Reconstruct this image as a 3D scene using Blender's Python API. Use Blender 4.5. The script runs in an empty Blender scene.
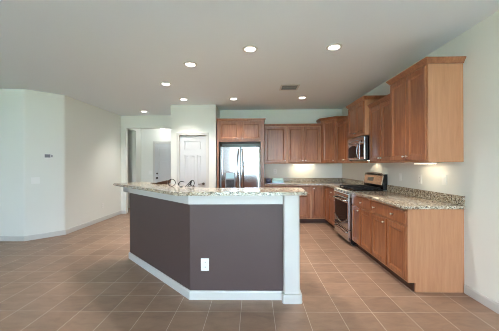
import bpy, bmesh, math, random
from mathutils import Vector, Matrix
random.seed(7)
PI = math.pi
C = bpy.context.scene.collection
SC = bpy.context.scene

# ------------------------------------------------------------------ camera, world, daylight, exposure
cam_d = bpy.data.cameras.new('camera')
cam_d.sensor_width = 36.0
cam_d.lens = 264.5 / 499 * 36.0
cam_d.shift_y = -1.0 / 499
cam_d.clip_start = 0.05
cam = bpy.data.objects.new('camera', cam_d)
cam.matrix_world = (Matrix.Translation((0, 0, 1.36)) @ Matrix.Rotation(math.radians(0.97), 4, 'Z')
                    @ Matrix.Rotation(PI / 2, 4, 'X') @ Matrix.Rotation(math.radians(-0.28), 4, 'Z'))
C.objects.link(cam)
SC.camera = cam

SC.view_settings.view_transform = 'Standard'
SC.view_settings.look = 'None'
SC.view_settings.gamma = 1.0
SC.view_settings.use_curve_mapping = False
SC.view_settings.exposure = 0.86
SC.cycles.use_denoising = True
SC.cycles.max_bounces = 10
SC.cycles.diffuse_bounces = 6
SC.cycles.glossy_bounces = 4
SC.cycles.sample_clamp_indirect = 6.0
SC.cycles.filter_width = 0.9
SC.cycles.caustics_reflective = False
SC.cycles.caustics_refractive = False

world = bpy.data.worlds.new('daylight_sky')
SC.world = world
world.use_nodes = True
wn, wl = world.node_tree.nodes, world.node_tree.links
wn.clear()
w_out = wn.new('ShaderNodeOutputWorld')
w_bg = wn.new('ShaderNodeBackground')
w_tc = wn.new('ShaderNodeTexCoord')
w_sep = wn.new('ShaderNodeSeparateXYZ')
w_ramp = wn.new('ShaderNodeValToRGB')
w_ramp.color_ramp.elements[0].position = 0.0
w_ramp.color_ramp.elements[0].color = (0.68, 0.85, 1.0, 1)
w_ramp.color_ramp.elements[1].position = 0.6
w_ramp.color_ramp.elements[1].color = (0.52, 0.74, 1.0, 1)
wl.new(w_tc.outputs['Generated'], w_sep.inputs[0])
wl.new(w_sep.outputs['Z'], w_ramp.inputs[0])
wl.new(w_ramp.outputs[0], w_bg.inputs[0])
w_bg.inputs[1].default_value = 11.0
wl.new(w_bg.outputs[0], w_out.inputs[0])

WX = -6.6     # far side of the open room on the left
WY = -4.0     # wall behind the viewpoint
def area(name, loc, direction, sx, sy, power, col=(1, 1, 1), portal=False):
    d = bpy.data.lights.new(name, 'AREA')
    d.shape = 'RECTANGLE'; d.size = sx; d.size_y = sy; d.energy = power; d.color = col
    if portal: d.cycles.is_portal = True
    o = bpy.data.objects.new(name, d)
    o.location = loc
    o.rotation_euler = Vector(direction).to_track_quat('-Z', 'Z').to_euler()
    C.objects.link(o)
    return o
WINDOWS = [  # (axis, a0, a1, z0, z1)
    ('Y', -1.7, 1.9, 0.02, 2.3),
    ('Y', -4.6, -3.4, 0.8, 2.1)]
for ax, a0, a1, z0, z1 in WINDOWS:
    c, zc = (a0 + a1) / 2, (z0 + z1) / 2
    if ax == 'Y': area('window_daylight', (c, WY - 0.02, zc), (0, 1, 0), a1 - a0, z1 - z0, 1, portal=True)
    else: area('window_daylight', (WX - 0.02, c, zc), (1, 0, 0), a1 - a0, z1 - z0, 1, portal=True)

sun_d = bpy.data.lights.new('sun', 'SUN'); sun_d.energy = 55.0; sun_d.angle = math.radians(1.5); sun_d.color = (0.50, 0.74, 0.98)
sun = bpy.data.objects.new('sun', sun_d); C.objects.link(sun)
sun.rotation_euler = Vector((-0.12, 1.0, -1.15)).to_track_quat('-Z', 'Z').to_euler()

# ------------------------------------------------------------------ materials
def srgb(r, g, b):
    f = lambda c: (c / 255 / 12.92) if c / 255 <= 0.04045 else ((c / 255 + 0.055) / 1.055) ** 2.4
    return (f(r), f(g), f(b), 1)
def mat(name, col, rough=0.5, metal=0.0, spec=0.5, coat=0.0):
    m = bpy.data.materials.new(name); m.use_nodes = True
    b = m.node_tree.nodes['Principled BSDF']
    b.inputs['Base Color'].default_value = col
    b.inputs['Roughness'].default_value = rough
    b.inputs['Metallic'].default_value = metal
    b.inputs['Specular IOR Level'].default_value = spec
    b.inputs['Coat Weight'].default_value = coat
    return m
def nd(m, t): return m.node_tree.nodes.new(t)
def ln(m, a, b): m.node_tree.links.new(a, b)
def bsdf(m): return m.node_tree.nodes['Principled BSDF']
def ramp(m, stops):
    r = nd(m, 'ShaderNodeValToRGB'); e = r.color_ramp.elements
    e[0].position, e[0].color = stops[0]; e[1].position, e[1].color = stops[-1]
    for p, c in stops[1:-1]:
        x = e.new(p); x.color = c
    return r
def coords(m, kind='Object', scale=(1, 1, 1), loc=(0, 0, 0), rnd=False):
    t = nd(m, 'ShaderNodeTexCoord'); mp = nd(m, 'ShaderNodeMapping')
    mp.inputs['Scale'].default_value = scale; mp.inputs['Location'].default_value = loc
    ln(m, t.outputs[kind], mp.inputs['Vector'])
    if rnd:
        oi = nd(m, 'ShaderNodeObjectInfo'); mu = nd(m, 'ShaderNodeMath'); mu.operation = 'MULTIPLY'; mu.inputs[1].default_value = 13.0
        ln(m, oi.outputs['Random'], mu.inputs[0])
        cb = nd(m, 'ShaderNodeCombineXYZ')
        for i in range(3): ln(m, mu.outputs[0], cb.inputs[i])
        ln(m, cb.outputs[0], mp.inputs['Location'])
    return mp.outputs[0]
def noise(m, vec, scale, detail=3, rough=0.5, dist=0.0):
    n = nd(m, 'ShaderNodeTexNoise'); n.inputs['Scale'].default_value = scale; n.inputs['Detail'].default_value = detail
    n.inputs['Roughness'].default_value = rough; n.inputs['Distortion'].default_value = dist
    ln(m, vec, n.inputs['Vector']); return n.outputs['Fac']
def bump(m, h, strength, dist=0.002):
    b = nd(m, 'ShaderNodeBump'); b.inputs['Strength'].default_value = strength; b.inputs['Distance'].default_value = dist
    ln(m, h, b.inputs['Height']); ln(m, b.outputs[0], bsdf(m).inputs['Normal'])

def wall_paint(name, col, rough=0.75, tex=0.25):
    m = mat(name, col, rough, spec=0.3)
    v = coords(m)
    bump(m, noise(m, v, 90, 2), tex, 0.0015)
    return m
M = {}
M['wall'] = wall_paint('cream_wall_paint', srgb(228, 229, 223))
M['ceiling'] = wall_paint('ceiling_paint', srgb(228, 236, 242), 0.85, 0.3)
M['island'] = wall_paint('plum_brown_paint', srgb(82, 66, 64), 0.5, 0.35)
M['trim'] = mat('white_trim_paint', srgb(202, 200, 196), 0.4)
M['door'] = mat('white_door_paint', srgb(200, 201, 203), 0.45)
M['plate'] = mat('white_plastic', srgb(236, 236, 232), 0.35)
M['slot'] = mat('outlet_slot', srgb(70, 70, 68), 0.5)

def wood(name, dark, mid, light, rough=0.35, grain=0.2):
    m = mat(name, mid, rough, coat=0.3)
    v = coords(m, scale=(9, 9, 0.9), rnd=True)
    g = noise(m, v, 3.0, 5, 0.6, 0.4)
    r = ramp(m, [(0.28, dark), (0.5, mid), (0.74, light)])
    ln(m, g, r.inputs[0])
    v2 = coords(m, scale=(120, 120, 3), rnd=True)
    g2 = noise(m, v2, 2.0, 3)
    mx = nd(m, 'ShaderNodeMix'); mx.data_type = 'RGBA'; mx.blend_type = 'MULTIPLY'; mx.inputs['Factor'].default_value = grain
    r2 = ramp(m, [(0.35, (0.45, 0.4, 0.38, 1)), (0.6, (1, 1, 1, 1))])
    ln(m, g2, r2.inputs[0]); ln(m, r.outputs[0], mx.inputs[6]); ln(m, r2.outputs[0], mx.inputs[7])
    ln(m, mx.outputs[2], bsdf(m).inputs['Base Color'])
    bsdf(m).inputs['Coat Roughness'].default_value = 0.25
    return m
M['wood'] = wood('stained_maple_shaded', srgb(128, 75, 45), srgb(150, 92, 57), srgb(172, 113, 76))  # maple darkened, the doors' turned-away shade is put into the colour
M['wood_lit'] = wood('stained_maple_veneer_lit', srgb(176, 120, 84), srgb(185, 129, 92), srgb(193, 138, 100), 0.45, 0.08)  # same maple with smoother grain, lighter tone paints in light on end panels
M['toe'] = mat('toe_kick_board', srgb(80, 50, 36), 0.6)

def granite(name):
    m = mat(name, srgb(190, 175, 150), 0.15, coat=0.0)
    v = coords(m)
    n1 = noise(m, v, 26, 4, 0.6)
    r1 = ramp(m, [(0.3, srgb(150, 135, 118)), (0.46, srgb(198, 188, 168)), (0.7, srgb(238, 234, 222))])
    ln(m, n1, r1.inputs[0])
    vo = nd(m, 'ShaderNodeTexVoronoi'); vo.inputs['Scale'].default_value = 108; ln(m, v, vo.inputs['Vector'])
    hs = nd(m, 'ShaderNodeSeparateColor'); ln(m, vo.outputs['Color'], hs.inputs[0])
    r2 = ramp(m, [(0.0, srgb(44, 36, 32)), (0.08, srgb(78, 70, 64)), (0.15, srgb(176, 156, 136)), (0.32, (1, 1, 1, 1)), (1.0, (1, 1, 1, 1))])
    r2.color_ramp.interpolation = 'CONSTANT'
    ln(m, hs.outputs[0], r2.inputs[0])
    mx = nd(m, 'ShaderNodeMix'); mx.data_type = 'RGBA'; mx.blend_type = 'MULTIPLY'; mx.inputs['Factor'].default_value = 0.9
    ln(m, r1.outputs[0], mx.inputs[6]); ln(m, r2.outputs[0], mx.inputs[7])
    r3 = ramp(m, [(0.5, (0.62, 0.55, 0.5, 1)), (0.62, (1, 1, 1, 1))])
    ln(m, noise(m, v, 38, 3, 0.6), r3.inputs[0])
    mx2 = nd(m, 'ShaderNodeMix'); mx2.data_type = 'RGBA'; mx2.blend_type = 'MULTIPLY'; mx2.inputs['Factor'].default_value = 0.8
    ln(m, mx.outputs[2], mx2.inputs[6]); ln(m, r3.outputs[0], mx2.inputs[7])
    ln(m, mx2.outputs[2], bsdf(m).inputs['Base Color'])
    return m
M['granite'] = granite('speckled_granite')

def tile():
    m = mat('ceramic_floor_tile', srgb(165, 130, 105), 0.4)
    T = 0.30
    v = coords(m, loc=(-0.173 + 30 * T, -2.44 + 30 * T, 0))
    br = nd(m, 'ShaderNodeTexBrick')
    br.offset = 0.0; br.squash = 1.0
    br.inputs['Scale'].default_value = 1.0
    br.inputs['Brick Width'].default_value = T
    br.inputs['Row Height'].default_value = T
    br.inputs['Mortar Size'].default_value = 0.0028
    br.inputs['Mortar Smooth'].default_value = 0.15
    br.inputs['Bias'].default_value = 0.0
    br.inputs['Color1'].default_value = srgb(143, 114, 95)
    br.inputs['Color2'].default_value = srgb(157, 126, 105)
    br.inputs['Mortar'].default_value = srgb(200, 182, 162)
    ln(m, v, br.inputs['Vector'])
    v2 = coords(m, scale=(1, 2.2, 1))
    r = ramp(m, [(0.3, (0.78, 0.76, 0.75, 1)), (0.7, (1.12, 1.1, 1.08, 1))])
    ln(m, noise(m, v2, 4.5, 6, 0.65, 0.6), r.inputs[0])
    mx = nd(m, 'ShaderNodeMix'); mx.data_type = 'RGBA'; mx.blend_type = 'MULTIPLY'; mx.inputs['Factor'].default_value = 1.0
    ln(m, br.outputs['Color'], mx.inputs[6]); ln(m, r.outputs[0], mx.inputs[7])
    ln(m, mx.outputs[2], bsdf(m).inputs['Base Color'])
    inv = nd(m, 'ShaderNodeMath'); inv.operation = 'SUBTRACT'; inv.inputs[0].default_value = 1.0
    ln(m, br.outputs['Fac'], inv.inputs[1])
    bump(m, inv.outputs[0], 0.3, 0.002)
    return m
M['tile'] = tile()

def steel(name, col, rough, sc=(2, 2, 200)):
    m = mat(name, col, rough, 1.0)
    r = nd(m, 'ShaderNodeMapRange'); r.inputs['To Min'].default_value = rough * 0.8; r.inputs['To Max'].default_value = rough * 1.3
    ln(m, noise(m, coords(m, scale=sc), 3, 2), r.inputs['Value']); ln(m, r.outputs[0], bsdf(m).inputs['Roughness'])
    return m
M['steel'] = steel('brushed_stainless', srgb(205, 206, 208), 0.11)
M['steel_handle'] = steel('satin_steel_handle', srgb(170, 168, 166), 0.22)
M['steel_panel'] = steel('steel_brown_reflection', srgb(134, 104, 86), 0.25)  # plain steel tinted brown, a painted reflection of the cabinets
M['nickel'] = mat('satin_nickel', srgb(232, 230, 224), 0.38, 0.8)
M['bronze'] = mat('dark_bronze_hardware', srgb(70, 62, 58), 0.4, 0.8)
M['black'] = mat('black_enamel', srgb(14, 14, 16), 0.25)
M['iron'] = mat('black_cast_iron', srgb(20, 20, 21), 0.6)
M['darkglass'] = mat('dark_oven_glass', srgb(18, 15, 16), 0.12, spec=0.15)
M['grey'] = mat('grey_plastic', srgb(122, 124, 130), 0.35)
M['dgrey'] = mat('dark_grey_side_panel', srgb(58, 58, 62), 0.4)
M['display'] = mat('dark_red_display', srgb(34, 8, 8), 0.3)
M['wire'] = mat('black_wire', srgb(24, 22, 24), 0.35, 0.5)
M['mint'] = mat('pale_mint_glaze', srgb(176, 206, 194), 0.25)
M['pale_blue'] = mat('pale_blue_glaze', srgb(176, 214, 224), 0.25)
M['slate'] = mat('blue_grey_glaze', srgb(96, 98, 118), 0.2)
M['silvertray'] = mat('grey_tray', srgb(140, 136, 150), 0.3, 0.4)
M['darkwood'] = wood('dark_walnut', srgb(60, 38, 28), srgb(82, 54, 40), srgb(104, 72, 54), 0.4)
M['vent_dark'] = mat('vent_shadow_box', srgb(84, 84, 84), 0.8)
M['grass'] = mat('lawn_grass', srgb(120, 132, 84), 0.9)
M['paving'] = mat('patio_concrete', srgb(226, 226, 226), 0.9)
def emit(name, col, s):
    m = bpy.data.materials.new(name); m.use_nodes = True
    b = bsdf(m); b.inputs['Base Color'].default_value = (0.8, 0.8, 0.8, 1)
    b.inputs['Emission Color'].default_value = col; b.inputs['Emission Strength'].default_value = s
    return m
M['lens'] = emit('lit_lamp_lens', (1, 0.95, 0.86, 1), 6)
M['strip'] = emit('lit_strip_lens', (1, 0.86, 0.62, 1), 6.0)
M['dome'] = emit('lit_dome_glass', (1, 0.97, 0.92, 1), 3.0)

# ------------------------------------------------------------------ mesh helpers
def mesh_obj(name, bm, m, parent=None, smooth=False, loc=None, rot=None):
    bmesh.ops.recalc_face_normals(bm, faces=bm.faces)
    me = bpy.data.meshes.new(name)
    bm.to_mesh(me); bm.free()
    me.materials.append(m)
    if smooth:
        for p in me.polygons: p.use_smooth = True
    o = bpy.data.objects.new(name, me)
    C.objects.link(o)
    if parent: o.parent = parent
    if loc: o.location = loc
    if rot: o.rotation_euler = rot
    return o
def sharp_smooth(o, ang=35):
    me = o.data
    for p in me.polygons: p.use_smooth = True
    bm = bmesh.new(); bm.from_mesh(me)
    for e in bm.edges:
        if len(e.link_faces) != 2 or e.calc_face_angle(0) > math.radians(ang): e.smooth = False
    bm.to_mesh(me); bm.free()
    return o
def new(): return bmesh.new()
def box(bm, x0, x1, y0, y1, z0, z1, bev=0.0, seg=2):
    t = bmesh.new()
    bmesh.ops.create_cube(t, size=1)
    for v in t.verts:
        v.co = Vector(((x0 + x1) / 2 + v.co.x * (x1 - x0), (y0 + y1) / 2 + v.co.y * (y1 - y0), (z0 + z1) / 2 + v.co.z * (z1 - z0)))
    if bev: bmesh.ops.bevel(t, geom=t.edges[:], offset=bev, segments=seg, profile=0.5, affect='EDGES')
    merge(bm, t); return bm
def merge(bm, t, mtx=None):
    if mtx is not None: bmesh.ops.transform(t, matrix=mtx, verts=t.verts)
    me = bpy.data.meshes.new('tmp'); t.to_mesh(me); t.free(); bm.from_mesh(me); bpy.data.meshes.remove(me)
def prism(bm, pts, z0, z1, bev=0.0, seg=2, vbev=None, vwhich=None):
    t = bmesh.new()
    lo = [t.verts.new((x, y, z0)) for x, y in pts]; hi = [t.verts.new((x, y, z1)) for x, y in pts]
    n = len(pts)
    t.faces.new(lo[::-1]); t.faces.new(hi)
    vert = []
    for i in range(n):
        t.faces.new((lo[i], lo[(i + 1) % n], hi[(i + 1) % n], hi[i]))
    if vbev:
        ed = [e for e in t.edges if abs(e.verts[0].co.z - e.verts[1].co.z) > 1e-6 and
              (vwhich is None or any((e.verts[0].co.xy - Vector(pts[k])).length < 1e-5 for k in vwhich))]
        bmesh.ops.bevel(t, geom=ed, offset=vbev, segments=5, profile=0.5, affect='EDGES')
    if bev:
        bmesh.ops.bevel(t, geom=t.edges[:], offset=bev, segments=seg, profile=0.5, affect='EDGES', clamp_overlap=True)
    merge(bm, t); return bm
def extrude_profile(bm, prof, axis, a0, a1):
    """closed profile in the two other axes, extruded along 'x'"""
    t = bmesh.new()
    f = (lambda p, a: (a, p[0], p[1])) if axis == 'x' else (lambda p, a: (p[0], a, p[1]))
    A = [t.verts.new(f(p, a0)) for p in prof]; B = [t.verts.new(f(p, a1)) for p in prof]
    n = len(prof); t.faces.new(A); t.faces.new(B[::-1])
    for i in range(n): t.faces.new((A[i], B[i], B[(i + 1) % n], A[(i + 1) % n]))
    merge(bm, t); return bm
def sweep(bm, path, prof, z=0.0):
    """profile (out, up) swept along an open 2D path; 'out' is to the right of the travel direction, mitred"""
    t = bmesh.new(); P = [Vector(p) for p in path]; rings = []
    for i, p in enumerate(P):
        d0 = (P[i] - P[i - 1]).normalized() if i > 0 else None
        d1 = (P[i + 1] - P[i]).normalized() if i < len(P) - 1 else None
        if d0 is None: d0 = d1
        if d1 is None: d1 = d0
        n0 = Vector((d0.y, -d0.x)); n1 = Vector((d1.y, -d1.x))
        m = (n0 + n1).normalized(); k = 1 / max(0.3, m.dot(n0))
        rings.append([t.verts.new((p.x + m.x * o * k, p.y + m.y * o * k, z + u)) for o, u in prof])
    n = len(prof)
    for a, b in zip(rings, rings[1:]):
        for j in range(n): t.faces.new((a[j], a[(j + 1) % n], b[(j + 1) % n], b[j]))
    t.faces.new(rings[0]); t.faces.new(rings[-1][::-1])
    merge(bm, t); return bm
def tube(bm, pts, r, seg=8, closed=False):
    P = [Vector(p) for p in pts]; n = len(P); t = bmesh.new(); rings = []
    up = Vector((0, 0, 1))
    for i in range(n):
        if closed: d = (P[(i + 1) % n] - P[i - 1]).normalized()
        else: d = (P[min(i + 1, n - 1)] - P[max(i - 1, 0)]).normalized()
        a = up if abs(d.dot(up)) < 0.95 else Vector((1, 0, 0))
        u = d.cross(a).normalized(); w = d.cross(u).normalized()
        rr = r[i] if isinstance(r, (list, tuple)) else r
        rings.append([t.verts.new(P[i] + (u * math.cos(2 * PI * k / seg) + w * math.sin(2 * PI * k / seg)) * rr) for k in range(seg)])
    rg = range(n) if closed else range(n - 1)
    for i in rg:
        a, b = rings[i], rings[(i + 1) % n]
        for k in range(seg): t.faces.new((a[k], a[(k + 1) % seg], b[(k + 1) % seg], b[k]))
    if not closed: t.faces.new(rings[0][::-1]); t.faces.new(rings[-1])
    merge(bm, t); return bm
def lathe(bm, prof, c=(0, 0, 0), axis='z', seg=24):
    t = bmesh.new(); rings = []
    for r, h in prof:
        ring = []
        for k in range(seg):
            a = 2 * PI * k / seg; x, y = r * math.cos(a), r * math.sin(a)
            co = (x, y, h) if axis == 'z' else ((x, -h, y) if axis == 'y' else (h, x, y))
            ring.append(t.verts.new((c[0] + co[0], c[1] + co[1], c[2] + co[2])))
        rings.append(ring)
    for a, b in zip(rings, rings[1:]):
        for k in range(seg): t.faces.new((a[k], a[(k + 1) % seg], b[(k + 1) % seg], b[k]))
    t.faces.new(rings[0][::-1]); t.faces.new(rings[-1])
    merge(bm, t); return bm
def thing(name, label, cat, loc=(0, 0, 0), rotz=0.0, group=None):
    o = bpy.data.objects.new(name, None); o.empty_display_size = 0.1
    C.objects.link(o); o.location = loc; o.rotation_euler = (0, 0, rotz)
    o['label'] = label; o['category'] = cat
    if group: o['group'] = group
    return o
def tag(o, label, cat, group=None):
    o['label'] = label; o['category'] = cat
    if group: o['group'] = group
    return o
def struct(name, bm, m, label=None, parent=None):
    o = mesh_obj(name, bm, m, parent)
    if parent is None:
        o['kind'] = 'structure'
        if label: o['label'] = label
    return o

# ------------------------------------------------------------------ room shell
XR, XL, YB, YP, YH, CZ = 2.212, -3.72, 6.68, 6.06, 7.33, 2.74
FX0, FX1, FY0, FY1 = WX - 0.12, XR + 0.12, WY - 0.12, 8.45
struct('floor', box(new(), FX0, FX1, FY0, FY1, -0.1, 0.0), M['tile'], 'floor of square tan ceramic tiles with pale grout')
struct('ceiling', box(new(), FX0, FX1, FY0, FY1, CZ, CZ + 0.1), M['ceiling'], 'flat pale grey white ceiling')
struct('wall_right', box(new(), XR, XR + 0.12, FY0, YB + 0.12, 0, CZ), M['wall'], 'plain cream wall behind the range and right cabinets')
struct('wall_back', box(new(), -0.86, XR, YB, YB + 0.12, 0, CZ), M['wall'], 'cream wall behind the refrigerator and back cabinets')
# pantry block: front with a door opening, side walls
PX0, PX1 = -1.914, -0.87
DX0, DX1, DZ = -1.715, -1.095, 2.035
bm = new()
box(bm, PX0, DX0, YP, YP + 0.1, 0, CZ); box(bm, DX1, PX1, YP, YP + 0.1, 0, CZ); box(bm, DX0, DX1, YP, YP + 0.1, DZ, CZ)
box(bm, PX0, PX0 + 0.1, YP + 0.1, YH, 0, CZ); box(bm, PX1 - 0.1, PX1, YP + 0.1, YH + 0.12, 0, CZ)
box(bm, PX0, PX1, YH, YH + 0.12, 0, CZ)
struct('wall_pantry', bm, M['wall'], 'cream closet block left of the refrigerator')
# hall wall with opening
bm = new()
box(bm, XL, -3.58, YH, YH + 0.12, 0, CZ); box(bm, -3.58, PX0, YH, YH + 0.12, 2.39, CZ)
struct('wall_hall', bm, M['wall'], 'cream wall with the tall opening into the hall')
# angled left walls
bm = new()
pts = [(WX, 4.70), (-4.14, 4.70), (XL, 5.14), (XL, YH + 0.12), (XL - 0.12, YH + 0.12), (XL - 0.12, 5.20), (-4.19, 4.82), (WX, 4.82)]
prism(bm, pts, 0, CZ, vbev=0.03, vwhich=[1, 2])
o = struct('wall_left', bm, M['wall'], 'cream wall that turns an angled corner on the left'); sharp_smooth(o, 30)
# hallway beyond
bm = new()
box(bm, -3.70, -3.58, YH + 0.12, 7.98, 2.4, CZ); box(bm, -3.70, -3.58, 7.98, 8.33, 0, CZ)
box(bm, -3.70, -0.9, 8.33, 8.45, 0, 0 + CZ); box(bm, -1.02, -0.9, YH + 0.12, 8.33, 0, CZ)
struct('wall_hall_far', bm, M['wall'], 'far wall of the hall with a white door')
bm = new()
box(bm, -5.3, -3.70, 8.33, 8.45, 0, CZ); box(bm, -5.3, -5.2, YH + 0.12, 8.33, 0, CZ); box(bm, -5.3, -3.84, YH, YH + 0.12, 0, CZ)
struct('wall_side_room', bm, M['wall'])
# walls behind the viewpoint with windows
def window_wall(name, axis, at0, at1, a0, a1, wins):
    bm = new()
    def b(u0, u1, z0, z1):
        if axis == 'Y': box(bm, u0, u1, at0, at1, z0, z1)
        else: box(bm, at0, at1, u0, u1, z0, z1)
    u = a0
    for (w0, w1, z0, z1) in sorted(wins):
        b(u, w0, 0, CZ); b(w0, w1, z1, CZ)
        if z0 > 0.05: b(w0, w1, 0, z0)
        u = w1
    b(u, a1, 0, CZ)
    return struct(name, bm, M['wall'])
window_wall('wall_front', 'Y', WY - 0.12, WY, WX, XR, [w[1:] for w in WINDOWS if w[0] == 'Y'])
window_wall('wall_far_left', 'X', WX - 0.12, WX, FY0, 4.82, [w[1:] for w in WINDOWS if w[0] == 'X'])
for k, (ax, a0, a1, z0, z1) in enumerate(WINDOWS):
    bm = new()
    z0 = max(z0, 0.001)
    n = 3 if k == 0 else 2
    def b(u0, u1, zz0, zz1):
        if ax == 'Y': box(bm, u0, u1, WY - 0.10, WY - 0.04, zz0, zz1)
        else: box(bm, WX - 0.10, WX - 0.04, u0, u1, zz0, zz1)
    b(a0, a1, z0, z0 + 0.06); b(a0, a1, z1 - 0.06, z1)
    for i in range(n + 1):
        c = a0 + (a1 - a0) * i / n
        b(max(a0, c - 0.04), min(a1, c + 0.04), z0 + 0.06, z1 - 0.06)
    struct('window_%d' % (k + 1), bm, M['trim'])
# yard outside those windows
struct('trim_patio', box(new(), -9, 6, -7.0, FY0 - 0.01, -0.2, -0.08), M['paving'])
struct('trim_lawn', box(new(), -30, 20, -30, -7.01, -0.2, -0.1), M['grass'])
# baseboards
BB = [(0, 0), (0.014, 0), (0.014, 0.075), (0.008, 0.09), (0, 0.09)]
struct('baseboard_right', sweep(new(), [(XR - 0.0005, WY + 0.001), (XR - 0.0005, 2.822)][::-1] and [(XR - 0.0005, 2.815), (XR - 0.0005, WY + 0.001)], BB), M['trim'], 'white baseboard running forward from the end of the right cabinets')
struct('baseboard_left', sweep(new(), [(WX, 4.699), (-4.14, 4.699), (XL + 0.001, 5.14), (XL + 0.001, YH - 0.001), (-3.58, YH - 0.001)], BB), M['trim'], 'white baseboard along the angled left wall')
struct('baseboard_hall', sweep(new(), [(-3.579, 7.99), (-3.579, 8.329), (-2.62, 8.329)], BB), M['trim'])
struct('baseboard_pantry', sweep(new(), [(PX0, YP - 0.001), (DX0 - 0.07, YP - 0.001)], BB), M['trim'])

# doors
def panel_leaf(bm, x0, x1, z0, z1, y, d, panels):
    """door leaf, front at y (facing -y), thickness d, with recessed panels each with a raised field"""
    box(bm, x0, x1, y + 0.012, y + d, z0, z1)
    xs = sorted({x0, x1} | {p[0] for p in panels} | {p[1] for p in panels})
    zs = sorted({z0, z1} | {p[2] for p in panels} | {p[3] for p in panels})
    for i in range(len(xs) - 1):
        for j in range(len(zs) - 1):
            cx, cz = (xs[i] + xs[i + 1]) / 2, (zs[j] + zs[j + 1]) / 2
            if not any(p[0] < cx < p[1] and p[2] < cz < p[3] for p in panels):
                box(bm, xs[i], xs[i + 1], y, y + 0.0125, zs[j], zs[j + 1])
    for p in panels:
        box(bm, p[0] + 0.022, p[1] - 0.022, y + 0.004, y + 0.0125, p[2] + 0.022, p[3] - 0.022, 0.004, 1)
bm = new()
a, b_, y = DX0 + 0.012, DX1 - 0.012, YP + 0.02
w = b_ - a; g = 0.10; iw = (w - 2 * g - 2 * 0.05) / 3
pn = [(a + g, b_ - g, 1.70, 1.91)] + [(a + g + i * (iw + 0.05), a + g + i * (iw + 0.05) + iw, 0.22, 1.58) for i in range(3)]
panel_leaf(bm, a, b_, 0.01, DZ - 0.012, y, 0.038, pn)
d1 = struct('door_1', bm, M['door'], 'white panelled closet door left of the refrigerator')
bm = new(); lathe(bm, [(0.03, 0), (0.03, 0.008), (0.012, 0.012), (0.012, 0.05)], (b_ - 0.06, y, 0.92), 'y', 16)
tube(bm, [(b_ - 0.06, y - 0.045, 0.92), (b_ - 0.10, y - 0.05, 0.92), (b_ - 0.17, y - 0.045, 0.915)], [0.011, 0.009, 0.008])
mesh_obj('door_handle', bm, M['bronze'], d1, True)['label'] = 'dark lever handle'
bm = new(); cw = 0.06
box(bm, DX0 - cw, DX0 + 0.004, YP - 0.018, YP - 0.001, 0, DZ + cw, 0.004); box(bm, DX1 - 0.004, DX1 + cw, YP - 0.018, YP - 0.001, 0, DZ + cw, 0.004)
box(bm, DX0 + 0.005, DX1 - 0.005, YP - 0.018, YP - 0.001, DZ, DZ + cw, 0.004)
struct('trim_1', bm, M['trim'], 'white casing around the closet door')
HX0, HX1, HY = -3.12, -2.2, 8.329
bm = new(); w = HX1 - HX0
pn = []
for (z0, z1) in ((0.2, 0.85), (0.98, 1.5), (1.62, 1.9)):
    for i in range(2):
        c0 = HX0 + 0.11 + i * (w - 0.11) / 2
        pn.append((c0, c0 + (w - 0.33) / 2, z0, z1))
panel_leaf(bm, HX0, HX1, 0.01, 2.03, HY - 0.045, 0.04, pn)
d2 = struct('door_2', bm, M['door'], 'white panelled door at the far end of the hall')
bm = new(); lathe(bm, [(0.028, 0), (0.028, 0.01), (0.012, 0.014), (0.012, 0.03), (0.028, 0.045), (0.02, 0.06)], (HX0 + 0.07, HY - 0.045, 0.95), 'y', 16)
mesh_obj('door_handle', bm, M['bronze'], d2, True)
bm = new(); lathe(bm, [(0.028, 0), (0.026, 0.018), (0.014, 0.02)], (HX0 + 0.07, HY - 0.045, 1.09), 'y', 16)
mesh_obj('deadbolt', bm, M['bronze'], d2, True)
bm = new()
box(bm, HX0 - 0.075, HX0 - 0.005, HY - 0.018, HY - 0.001, 0.0, 2.11, 0.004); box(bm, HX1 + 0.005, HX1 + 0.075, HY - 0.018, HY - 0.001, 0, 2.11, 0.004)
box(bm, HX0 - 0.004, HX1 + 0.004, HY - 0.018, HY - 0.001, 2.04, 2.11, 0.004)
struct('trim_2', bm, M['trim'], 'white casing around the hall door')

# ------------------------------------------------------------------ cabinets
def door_mesh(w, h, fr=0.058, t=0.02):
    """recessed-panel cabinet door, x 0..w, z 0..h, back at y=0, front at y=-t"""
    bm = new()
    lv = [(0, 0.0), (0, -t + 0.006), (0.007, -t), (fr - 0.004, -t), (fr + 0.004, -t + 0.005), (fr + 0.014, -t + 0.013)]
    rings = []
    for ins, y in lv:
        rings.append([bm.verts.new(c) for c in ((ins, y, ins), (w - ins, y, ins), (w - ins, y, h - ins), (ins, y, h - ins))])
    for a, b in zip(rings, rings[1:]):
        for k in range(4): bm.faces.new((a[k], a[(k + 1) % 4], b[(k + 1) % 4], b[k]))
    bm.faces.new(rings[0][::-1]); bm.faces.new(rings[-1])
    return bm
def drawer_mesh(w, h, t=0.02):
    bm = new()
    lv = [(0, 0.0), (0, -t + 0.006), (0.004, -t + 0.002), (0.012, -t)]
    rings = [[bm.verts.new(c) for c in ((i, y, i), (w - i, y, i), (w - i, y, h - i), (i, y, h - i))] for i, y in lv]
    for a, b in zip(rings, rings[1:]):
        for k in range(4): bm.faces.new((a[k], a[(k + 1) % 4], b[(k + 1) % 4], b[k]))
    bm.faces.new(rings[0][::-1]); bm.faces.new(rings[-1])
    return bm
def knob(parent, x, z):
    bm = lathe(new(), [(0.006, 0), (0.005, 0.012), (0.011, 0.016), (0.0135, 0.022), (0.011, 0.028), (0.004, 0.029)], (x, -0.02, z), 'y', 14)
    o = mesh_obj('knob', bm, M['nickel'], parent, True); o['label'] = 'satin metal knob'
    return o
def add_door(root, x, z, w, h, knobs=(), loc=None, rot=None, name='door'):
    bm = door_mesh(w, h) if name == 'door' else drawer_mesh(w, h)
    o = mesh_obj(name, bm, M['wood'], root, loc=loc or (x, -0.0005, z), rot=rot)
    for kx, kz in knobs: knob(o, kx, kz)
    return o
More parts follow.
